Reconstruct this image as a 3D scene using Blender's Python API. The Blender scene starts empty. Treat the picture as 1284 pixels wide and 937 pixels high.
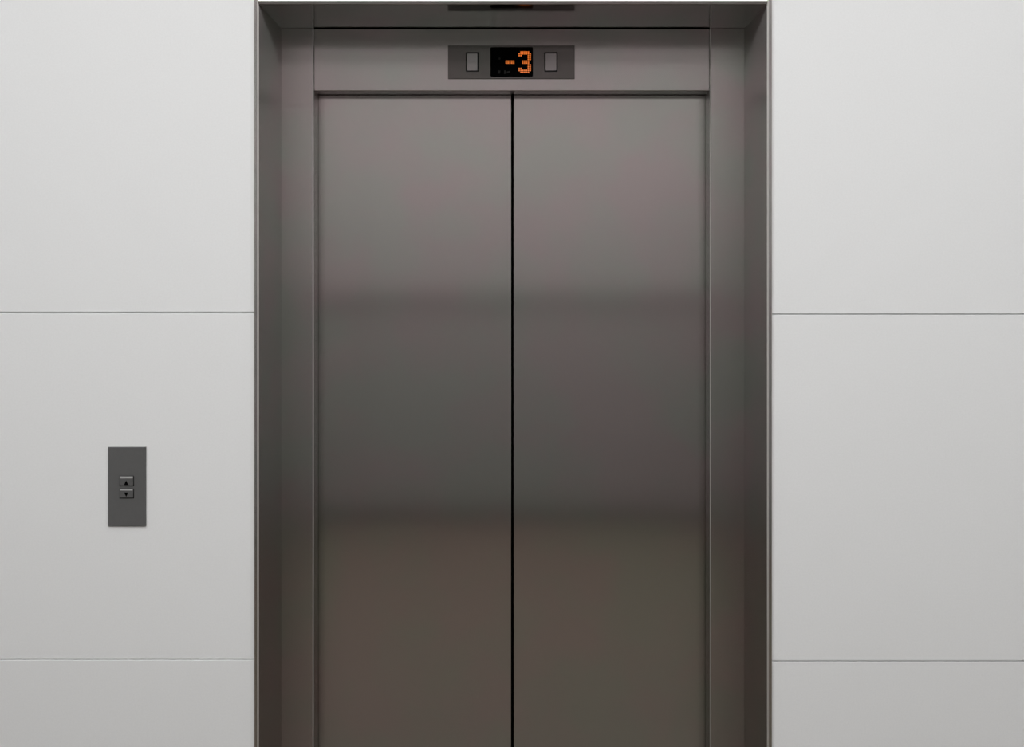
import bpy, bmesh, math
from mathutils import Vector

C = bpy.context.scene.collection
S = bpy.context.scene

# ------------------------------------------------------------------ measures (metres)
F = 1198.0            # focal length in pixels of a 1284 x 937 frame
CX, HY = 642.0, 333.0  # vanishing point in the photograph
CAM_D, CAM_Z = 2.2, 1.658
# planes: y = 0 face of the wall panels, y = JY face of jambs and header, y = DY face of the door leaves
JY, DY = 0.2136, 0.274


def X(px, y=0.0):
    return (px - CX) * (CAM_D + y) / F


def Z(py, y=0.0):
    return CAM_Z + (HY - py) * (CAM_D + y) / F


# ------------------------------------------------------------------ materials
def new_mat(name):
    m = bpy.data.materials.new(name)
    m.use_nodes = True
    nt = m.node_tree
    b = nt.nodes['Principled BSDF']
    return m, nt, b


def plain(name, col, rough=0.5, metal=0.0, spec=0.5, grain=0.0, scale=200.0):
    m, nt, b = new_mat(name)
    b.inputs['Base Color'].default_value = (*col, 1)
    b.inputs['Roughness'].default_value = rough
    b.inputs['Metallic'].default_value = metal
    b.inputs['Specular IOR Level'].default_value = spec
    if grain:
        tc = nt.nodes.new('ShaderNodeTexCoord')
        n = nt.nodes.new('ShaderNodeTexNoise')
        n.inputs['Scale'].default_value = scale
        n.inputs['Detail'].default_value = 3
        mr = nt.nodes.new('ShaderNodeMapRange')
        mr.inputs['From Min'].default_value = 0.25
        mr.inputs['From Max'].default_value = 0.75
        mr.inputs['To Min'].default_value = 1 - grain
        mr.inputs['To Max'].default_value = 1 + grain
        vm = nt.nodes.new('ShaderNodeVectorMath')
        vm.operation = 'SCALE'
        vm.inputs[0].default_value = col
        nt.links.new(tc.outputs['Object'], n.inputs['Vector'])
        nt.links.new(n.outputs['Fac'], mr.inputs['Value'])
        nt.links.new(mr.outputs['Result'], vm.inputs['Scale'])
        nt.links.new(vm.outputs['Vector'], b.inputs['Base Color'])
    return m


def steel(name, col=(0.50, 0.475, 0.46), rough=0.20, aniso=1.0,
          stretch=(1.2, 1.2, 90.0), tint=0.04):
    """brushed stainless steel: metal with a fine directional grain in roughness and tone"""
    m, nt, b = new_mat(name)
    b.inputs['Metallic'].default_value = 1.0
    b.inputs['Specular Tint'].default_value = (0.72, 0.72, 0.72, 1)
    b.inputs['Anisotropic'].default_value = aniso
    # the blur runs level across every upright face: tangent = face normal x up
    geo = nt.nodes.new('ShaderNodeNewGeometry')
    cr0 = nt.nodes.new('ShaderNodeVectorMath')
    cr0.operation = 'CROSS_PRODUCT'
    cr0.inputs[1].default_value = (0, 0.01, 1)
    nm = nt.nodes.new('ShaderNodeVectorMath')
    nm.operation = 'NORMALIZE'
    nt.links.new(geo.outputs['True Normal'], cr0.inputs[0])
    nt.links.new(cr0.outputs[0], nm.inputs[0])
    nt.links.new(nm.outputs[0], b.inputs['Tangent'])
    tc = nt.nodes.new('ShaderNodeTexCoord')
    mp = nt.nodes.new('ShaderNodeMapping')
    mp.inputs['Scale'].default_value = stretch
    n = nt.nodes.new('ShaderNodeTexNoise')
    n.inputs['Scale'].default_value = 3.0
    n.inputs['Detail'].default_value = 5
    nt.links.new(tc.outputs['Object'], mp.inputs['Vector'])
    nt.links.new(mp.outputs['Vector'], n.inputs['Vector'])
    r = nt.nodes.new('ShaderNodeMapRange')
    r.inputs['To Min'].default_value = rough * 0.985
    r.inputs['To Max'].default_value = rough * 1.015
    nt.links.new(n.outputs['Fac'], r.inputs['Value'])
    nt.links.new(r.outputs['Result'], b.inputs['Roughness'])
    # cloudy rolling tone of the sheet: slightly pink against slightly green grey
    n2 = nt.nodes.new('ShaderNodeTexNoise')
    n2.inputs['Scale'].default_value = 5.5
    n2.inputs['Detail'].default_value = 4
    nt.links.new(tc.outputs['Object'], n2.inputs['Vector'])
    cr = nt.nodes.new('ShaderNodeValToRGB')
    e = cr.color_ramp.elements
    e[0].position, e[1].position = 0.38, 0.62
    e[0].color = (col[0] * (1 - tint), col[1] * (1 + tint * .55), col[2] * (1 - tint * .1), 1)
    e[1].color = (col[0] * (1 + tint), col[1] * (1 - tint * .55), col[2] * (1 + tint * .1), 1)
    nt.links.new(n2.outputs['Fac'], cr.inputs['Fac'])
    nt.links.new(cr.outputs['Color'], b.inputs['Base Color'])
    return m


def emit(name, col, strength, base=(0.02, 0.02, 0.02)):
    m, nt, b = new_mat(name)
    b.inputs['Base Color'].default_value = (*base, 1)
    b.inputs['Emission Color'].default_value = (*col, 1)
    b.inputs['Emission Strength'].default_value = strength
    return m


M_PANEL = plain('pale_grey_wall_panel', (0.79, 0.80, 0.805), rough=0.55, spec=0.3, grain=0.02, scale=260)
M_STEEL = steel('brushed_steel_upright', rough=0.27)
M_SOFFIT = steel('brushed_steel_soffit', rough=0.10, aniso=0.8)
M_DOOR = steel('brushed_steel_door', rough=0.2)
M_PLATE = plain('dark_grey_plate', (0.098, 0.098, 0.098), rough=0.5, metal=0.0, grain=0.03, scale=120)
M_EDGE = plain('steel_edge_highlight', (0.62, 0.60, 0.58), rough=0.5, metal=0.85)  # paler, rougher steel painting the highlight along the lining edges
M_EDGE2 = plain('steel_edge_highlight_dull', (0.52, 0.50, 0.48), rough=0.45, metal=0.9)  # same painted highlight for the jamb edges, a little duller
M_INDIC = steel('dark_brushed_plate', col=(0.138, 0.131, 0.123), rough=0.27)
M_LENS = steel('satin_grey_lens', col=(0.30, 0.29, 0.285), rough=0.27)
M_GASKET_GAP = plain('black_gasket_and_gap_shadow', (0.004, 0.004, 0.004), rough=0.6, spec=0.2)  # also the painted shadow round the call buttons
M_SCREEN = plain('black_display_glass', (0.002, 0.002, 0.002), rough=0.5, spec=0.0)
M_LED = emit('lit_orange_dots', (1.0, 0.215, 0.02), 0.70)
M_UNLIT = plain('unlit_symbol_grey', (0.013, 0.012, 0.011), rough=0.6, spec=0.1)
M_BUTTON = plain('grey_button', (0.09, 0.09, 0.09), rough=0.45, grain=0.05, scale=300)
M_BEVEL_GLINT = plain('button_bevel_glint', (0.40, 0.40, 0.40), rough=0.35)  # pale grey painted for light on the buttons' top bevel
M_ARROW = plain('black_arrow', (0.003, 0.003, 0.003), rough=0.6, spec=0.0)
M_DARK = plain('dark_shaft', (0.006, 0.006, 0.006), rough=0.9, spec=0.0)
M_CEIL = plain('ceiling_paint', (0.7, 0.7, 0.7), rough=0.9, spec=0.1)
M_FLOOR = plain('brown_grey_stone_floor', (0.145, 0.124, 0.099), rough=0.45, grain=0.12, scale=6)
M_OPPO = plain('opposite_upper_cladding', (0.325, 0.306, 0.305), rough=0.6, grain=0.03, scale=4)
M_OPLO = plain('opposite_lower_cladding', (0.255, 0.246, 0.24), rough=0.5, grain=0.05, scale=4)
M_RAIL = plain('dark_rail_cladding', (0.185, 0.176, 0.172), rough=0.5)
M_BASE = plain('dark_baseboard', (0.13, 0.125, 0.12), rough=0.5)
M_LAMP = emit('ceiling_lamp_diffuser', (1.0, 0.995, 0.99), 7.5, base=(0.8, 0.8, 0.8))
M_LAMP_FAR = emit('ceiling_lamp_diffuser_bright', (1.0, 0.995, 0.99), 9.3, base=(0.8, 0.8, 0.8))
M_LAMPFRAME = plain('white_lamp_frame', (0.7, 0.7, 0.7), rough=0.5)


# ------------------------------------------------------------------ mesh helpers
def box(bm, x0, x1, y0, y1, z0, z1, bevel=0.0, seg=2, pick=None):
    vs = [bm.verts.new((x, y, z)) for x in (x0, x1) for y in (y0, y1) for z in (z0, z1)]
    q = [(0, 1, 3, 2), (4, 6, 7, 5), (0, 4, 5, 1), (2, 3, 7, 6), (0, 2, 6, 4), (1, 5, 7, 3)]
    fs = [bm.faces.new([vs[i] for i in f]) for f in q]
    if bevel:
        es = {e for f in fs for e in f.edges}
        if pick:
            es = {e for e in es if pick((e.verts[0].co + e.verts[1].co) / 2)}
        bmesh.ops.bevel(bm, geom=list(es), offset=bevel, segments=seg, profile=0.5, affect='EDGES')


def prism(bm, pts, axis, a, b):
    """extrude a closed outline along an axis; pts are the two remaining coordinates in xyz order"""
    def put(p, t):
        p = list(p)
        p.insert('xyz'.index(axis), t)
        return bm.verts.new(p)
    A = [put(p, a) for p in pts]
    B = [put(p, b) for p in pts]
    n = len(pts)
    bm.faces.new(A)
    bm.faces.new(B[::-1])
    for i in range(n):
        bm.faces.new((A[i], B[i], B[(i + 1) % n], A[(i + 1) % n]))


def rrect(x0, x1, z0, z1, r, n=5):
    pts = []
    for cx, cz, s in ((x1 - r, z1 - r, 0), (x0 + r, z1 - r, 1), (x0 + r, z0 + r, 2), (x1 - r, z0 + r, 3)):
        for k in range(n + 1):
            a = math.pi / 2 * (s + k / n)
            pts.append((cx + r * math.cos(a), cz + r * math.sin(a)))
    return pts


def obj(name, bm, mat, parent=None, smooth=False, edge=None):
    bmesh.ops.recalc_face_normals(bm, faces=bm.faces)
    me = bpy.data.meshes.new(name)
    bm.to_mesh(me)
    bm.free()
    me.materials.append(mat)
    if edge:                          # edge highlight painted on the upright chamfers as paler steel
        me.materials.append(edge)
        for p in me.polygons:
            if abs(p.normal.x) > .4 and abs(p.normal.y) > .4:
                p.material_index = 1
    if smooth:
        for p in me.polygons:
            p.use_smooth = True
    o = bpy.data.objects.new(name, me)
    C.objects.link(o)
    if parent:
        o.parent = parent
        # parts are modelled in world space: keep them there
        o.matrix_parent_inverse = parent.matrix_basis.inverted()
    return o


def thing(name, label, cat, loc):
    o = bpy.data.objects.new(name, None)
    C.objects.link(o)
    o.location = loc
    o.empty_display_size = 0.1
    o['label'], o['category'], o['kind'] = label, cat, 'thing'
    return o


def struct(name, bm, mat):
    o = obj(name, bm, mat)
    o['kind'] = 'structure'
    return o


# ------------------------------------------------------------------ frame measures
XL0, XL1 = X(319.4), X(325.0)        # left lining: outer and inner face
XR1, XR0 = X(961.3), X(967.4)        # right lining: inner and outer face
ZH0 = Z(6.3)                         # underside of the head
ZH1 = Z(-0.6)                        # top of the head
LIP = -0.006                         # front of the lining, proud of the wall
JL, JR = X(393.2, JY), X(890.3, JY)  # opening between the jambs
ZHB = Z(113.7, JY)                   # underside of the header panel
ROOM_X, ROOM_Y, CEIL = 3.0, -3.37, 3.3

# ------------------------------------------------------------------ the room
bm = bmesh.new()
G = 0.0016                           # half a joint
T = 0.018


def wall_panels(bm, xa, xb, seams, za, zb):
    zs = [za] + [s for s in seams if za < s < zb] + [zb]
    for a, b in zip(zs, zs[1:]):
        lo = a + (G if a != za else 0)
        hi = b - (G if b != zb else 0)
        box(bm, xa, xb, 0, T, lo, hi, 0.0007, 1)


seam_l = [Z(827.2), Z(392.2), Z(392.2) + 0.8]
seam_r = [Z(829.5), Z(394.2), Z(394.2) + 0.8]
wall_panels(bm, -ROOM_X, XL0 - 0.001, seam_l, 0, CEIL)
wall_panels(bm, XR0 + 0.001, ROOM_X, seam_r, 0, CEIL)
wall_panels(bm, XL0, XR0, [], ZH1 + 0.0012, CEIL)
box(bm, -ROOM_X, XL0 - 0.003, T - 0.013, 0.25, 0, CEIL)   # board behind the joints
box(bm, XR0 + 0.003, ROOM_X, T - 0.013, 0.25, 0, CEIL)
box(bm, XL0 - 0.003, XR0 + 0.003, T + 0.002, 0.25, ZH1 + 0.004, CEIL)
struct('wall_front', bm, M_PANEL)

bm = bmesh.new(); box(bm, -ROOM_X, ROOM_X, ROOM_Y - .1, 0.45, -0.1, 0)
struct('floor', bm, M_FLOOR)
bm = bmesh.new(); box(bm, -ROOM_X, ROOM_X, ROOM_Y - .1, 0.25, CEIL, CEIL + .1)
struct('ceiling', bm, M_CEIL)
for s, n in ((-1, 'wall_left'), (1, 'wall_right')):
    bm = bmesh.new()
    x0, x1 = sorted((s * ROOM_X, s * (ROOM_X + .1)))
    box(bm, x0, x1, ROOM_Y - .1, 0.25, 0, CEIL)
    struct(n, bm, M_PANEL)
bm = bmesh.new(); box(bm, -ROOM_X, ROOM_X, ROOM_Y - .1, ROOM_Y, 1.495, CEIL)
struct('wall_back', bm, M_OPPO)
bm = bmesh.new(); box(bm, -ROOM_X, ROOM_X, ROOM_Y - .1, ROOM_Y + .006, 1.35, 1.495, 0.002, 1)
struct('trim_2', bm, M_RAIL)
bm = bmesh.new(); box(bm, -ROOM_X, ROOM_X, ROOM_Y - .1, ROOM_Y, 0, 1.35)
struct('trim_1', bm, M_OPLO)
bm = bmesh.new(); box(bm, -ROOM_X, ROOM_X, ROOM_Y, ROOM_Y + .015, 0, 0.12, 0.003, 1)
struct('baseboard_back', bm, M_BASE)
# lift shaft behind the leaves
bm = bmesh.new()
box(bm, -0.75, 0.75, 0.43, 0.45, 0, 2.5)
box(bm, -0.75, -0.73, 0.26, 0.43, 0, 2.5)
box(bm, 0.73, 0.75, 0.26, 0.43, 0, 2.5)
box(bm, -0.75, 0.75, 0.26, 0.45, 2.5, 2.52)
struct('wall_shaft', bm, M_DARK)

# ceiling lights: long strips along the lobby, in front of and behind the camera
for i, (y, lab) in enumerate(((-0.85, 'long white strip light on the ceiling nearest the elevator wall'),
                              (-2.3, 'broad white light panel on the ceiling nearest the dark clad wall'))):
    t = thing('ceiling_light', lab, 'ceiling light', (0, y, CEIL))
    bm = bmesh.new()
    w, d = 2.2, (0.11, 0.35)[i]
    box(bm, -w - .02, w + .02, y - d - .02, y - d, CEIL - .035, CEIL)
    box(bm, -w - .02, w + .02, y + d, y + d + .02, CEIL - .035, CEIL)
    box(bm, -w - .02, -w, y - d, y + d, CEIL - .035, CEIL)
    box(bm, w, w + .02, y - d, y + d, CEIL - .035, CEIL)
    obj('housing', bm, M_LAMPFRAME, t)
    bm = bmesh.new(); box(bm, -w, w, y - d, y + d, CEIL - .03, CEIL - .02)
    obj('diffuser', bm, (M_LAMP, M_LAMP_FAR)[i], t)

# ------------------------------------------------------------------ elevator frame
fr = thing('elevator_entrance', 'brushed steel elevator entrance with two closed sliding doors in a deep frame', 'elevator', (0, 0, 0))


def lining(bm, xo, xi):
    s = 1 if xi > xo else -1
    c, g = 0.0034, 0.0012
    pts = [(xo, LIP + g), (xo + s * g, LIP), (xi - s * c, LIP), (xi, LIP + c),
           (xi, JY), (xo, JY)]
    prism(bm, pts, 'z', 0, ZH1)


bm = bmesh.new(); lining(bm, XL0, XL1); obj('side_lining', bm, M_STEEL, fr, edge=M_EDGE)
bm = bmesh.new(); lining(bm, XR0, XR1); obj('side_lining', bm, M_STEEL, fr, edge=M_EDGE)
bm = bmesh.new()
h = ZH1 - ZH0
prism(bm, [(LIP + .0012, ZH0), (LIP + .0004, ZH0 + .0004), (LIP, ZH0 + .0012), (LIP, ZH0 + .0084), (LIP + .00134, ZH1),
           (JY + .002, ZH1), (JY + .002, ZH0)], 'x', XL1 + .0002, XR1 - .0002)
obj('head_lining', bm, M_SOFFIT, fr)
for xo, xi in ((XL1, JL), (XR1, JR)):
    bm = bmesh.new()
    x0, x1 = sorted((xo, xi))
    inner = xi
    box(bm, x0, x1, JY, DY - 0.005, 0, ZH0 - .0006, 0.0026, 1,
        pick=lambda p: abs(p.x - inner) < 1e-5 and abs(p.y - JY) < 1e-5)
    obj('jamb', bm, M_STEEL, fr, edge=M_EDGE2)
bm = bmesh.new()
box(bm, JL + .0010, JR - .0010, JY + .0015, DY - 0.008, ZHB, ZH0 - .0022, 0.0014, 2, pick=lambda p: p.y < JY + .002)
obj('header_panel', bm, M_STEEL, fr)

bm = bmesh.new()
box(bm, JL, JR, JY, DY + .06, 0, .005, 0.001, 1)
obj('sill', bm, M_STEEL, fr)

# ------------------------------------------------------------------ door leaves
gx = X(642.5, DY)
hg = 1.62 * (CAM_D + DY) / F
for xa, xb in ((JL - .03, gx - hg), (gx + hg, JR + .03)):
    bm = bmesh.new()
    box(bm, xa, xb, DY, DY + .035, 0.006, ZHB + .06, 0.0012, 2)
    obj('sliding_door', bm, M_DOOR, fr)

# ------------------------------------------------------------------ floor indicator over the doors
HYF = JY + .0015                      # face of the header panel
IY = HYF - .003                       # face of the indicator plate
ind = thing('floor_indicator', 'grey floor indicator with orange dot display on the steel header above the doors',
            'floor display', (X(641, IY), HYF, Z(98.5, IY)))
bm = bmesh.new()
box(bm, X(561.9, IY), X(720.5, IY), IY, HYF - .0002, Z(98.8, IY), Z(57.0, IY), 0.0006, 1)
obj('faceplate', bm, M_INDIC, ind)
for a, b in ((584.1, 600.3), (682.4, 699.2)):
    g = obj('gasket', (lambda bm: (prism(bm, rrect(X(a, IY), X(b, IY), Z(90.1, IY), Z(65.5, IY), .0022), 'y', IY - .0006, IY), bm)[1])(bmesh.new()), M_GASKET_GAP, ind)
    bm = bmesh.new()
    prism(bm, rrect(X(a + 1.7, IY), X(b - 1.7, IY), Z(88.4, IY), Z(67.3, IY), .0014), 'y', IY - .0014, IY - .0006)
    l = obj('signal_lens', bm, M_LENS, g)
bm = bmesh.new()
prism(bm, rrect(X(615.0, IY), X(668.2, IY), Z(96.2, IY), Z(59.3, IY), .0036), 'y', IY - .001, IY)
scr = obj('display_screen', bm, M_SCREEN, ind)
scr['label'] = 'black display window showing -3 in orange dots'
SY = IY - .001
P = 2.31
GX0, GY0 = 651.0, 65.2                # first dot of the digit
three = ['.#####.', '#######', '##...##', '.....##', '.....##', '..####.', '..####.', '.....##', '.....##', '##...##', '#######', '.#####.']


def dots(name, cells):
    bm = bmesh.new()
    for c, r in cells:
        px, py = GX0 + c * P, GY0 + r * P
        prism(bm, rrect(X(px - .92, SY), X(px + .92, SY), Z(py + .92, SY), Z(py - .92, SY), .0009, 2), 'y', SY - .0004, SY)
    obj(name, bm, M_LED, scr)


dots('lit_digit', [(c, r) for r, row in enumerate(three) for c, ch in enumerate(row) if ch == '#'])
dots('lit_minus_sign', [(c, r) for r in (5, 6) for c in range(-7, -2)])
for pts in (((624.3, 88.3), (627.6, 88.3), (627.0, 92.2), (624.3, 92.2)),
            ((632.0, 88.2), (634.0, 88.2), (634.6, 92.4), (632.0, 92.6)),
            ((635.4, 89.6), (639.8, 88.8), (639.4, 90.6), (635.6, 92.2)),
            ((625.2, 72.2), (627.6, 72.2), (627.6, 74.8), (625.2, 74.8))):
    bm = bmesh.new()
    prism(bm, [(X(x, SY), Z(y, SY)) for x, y in pts], 'y', SY - .0003, SY)
    obj('unlit_symbol', bm, M_UNLIT, scr)

# ------------------------------------------------------------------ call panel on the left wall
PY = -.004
cs = thing('call_switch', 'narrow dark grey call panel with up and down buttons on the left wall',
           'call panel', (X(160), 0, Z(659.6)))
bm = bmesh.new()
box(bm, X(136.3), X(183.5), PY, 0, Z(659.6), Z(560.5), 0.0012, 2, pick=lambda p: p.y < PY + 1e-5)
obj('faceplate', bm, M_PLATE, cs)
for y0, y1, up in ((596.4, 609.4, True), (612.4, 624.8, False)):
    bm = bmesh.new()
    prism(bm, rrect(X(150.6), X(168.9), Z(y1), Z(y0), .0012, 2), 'y', PY - .0003, PY)
    rim = obj('button_gap_shadow', bm, M_GASKET_GAP, cs)  # black rim, deepest below, painted as shadow in the gap round the button
    bm = bmesh.new()
    box(bm, X(151.2), X(168.2), PY - .003, PY - .0003, Z(y1 - 1.2), Z(y0 + .3), 0.0006, 2, pick=lambda p: p.y < PY - .002)
    b = obj('call_button', bm, M_BUTTON, cs)
    b['label'] = 'up call button' if up else 'down call button'
    bm = bmesh.new()
    bt = 2.3 if up else 1.5
    box(bm, X(151.9), X(168.0), PY - .0036, PY - .0029, Z(y0 + .6 + bt), Z(y0 + .6), 0.0002, 1)
    obj('bevel_glint', bm, M_BEVEL_GLINT, b)  # pale strip standing in for light caught by the top bevel
    bm = bmesh.new()
    cx = 159.8
    tri = ((cx - 2.7, 607.3), (cx + 2.7, 607.3), (cx, 601.8)) if up else ((cx - 2.7, 616.9), (cx + 2.7, 616.9), (cx, 622.3))
    prism(bm, [(X(x), Z(y)) for x, y in tri], 'y', PY - .0034, PY - .0029)
    obj('arrow', bm, M_ARROW, b)

# ------------------------------------------------------------------ camera, world, view
cam = bpy.data.cameras.new('camera')
co = bpy.data.objects.new('camera', cam)
C.objects.link(co)
co.location = (0, -CAM_D, CAM_Z)
co.rotation_euler = (math.pi / 2, 0, 0)
cam.sensor_width = 36
cam.lens = F / 1284 * 36
cam.shift_y = (HY - 468.5) / 1284
cam.clip_start = 0.02
S.camera = co

w = bpy.data.worlds.new('world')
S.world = w
w.use_nodes = True
w.node_tree.nodes['Background'].inputs['Color'].default_value = (0, 0, 0, 1)

S.view_settings.view_transform = 'Standard'
S.view_settings.look = 'None'
S.view_settings.gamma = 1
S.view_settings.use_curve_mapping = False
S.view_settings.exposure = 0.0
S.cycles.use_denoising = True
S.cycles.max_bounces = 10
S.cycles.glossy_bounces = 6
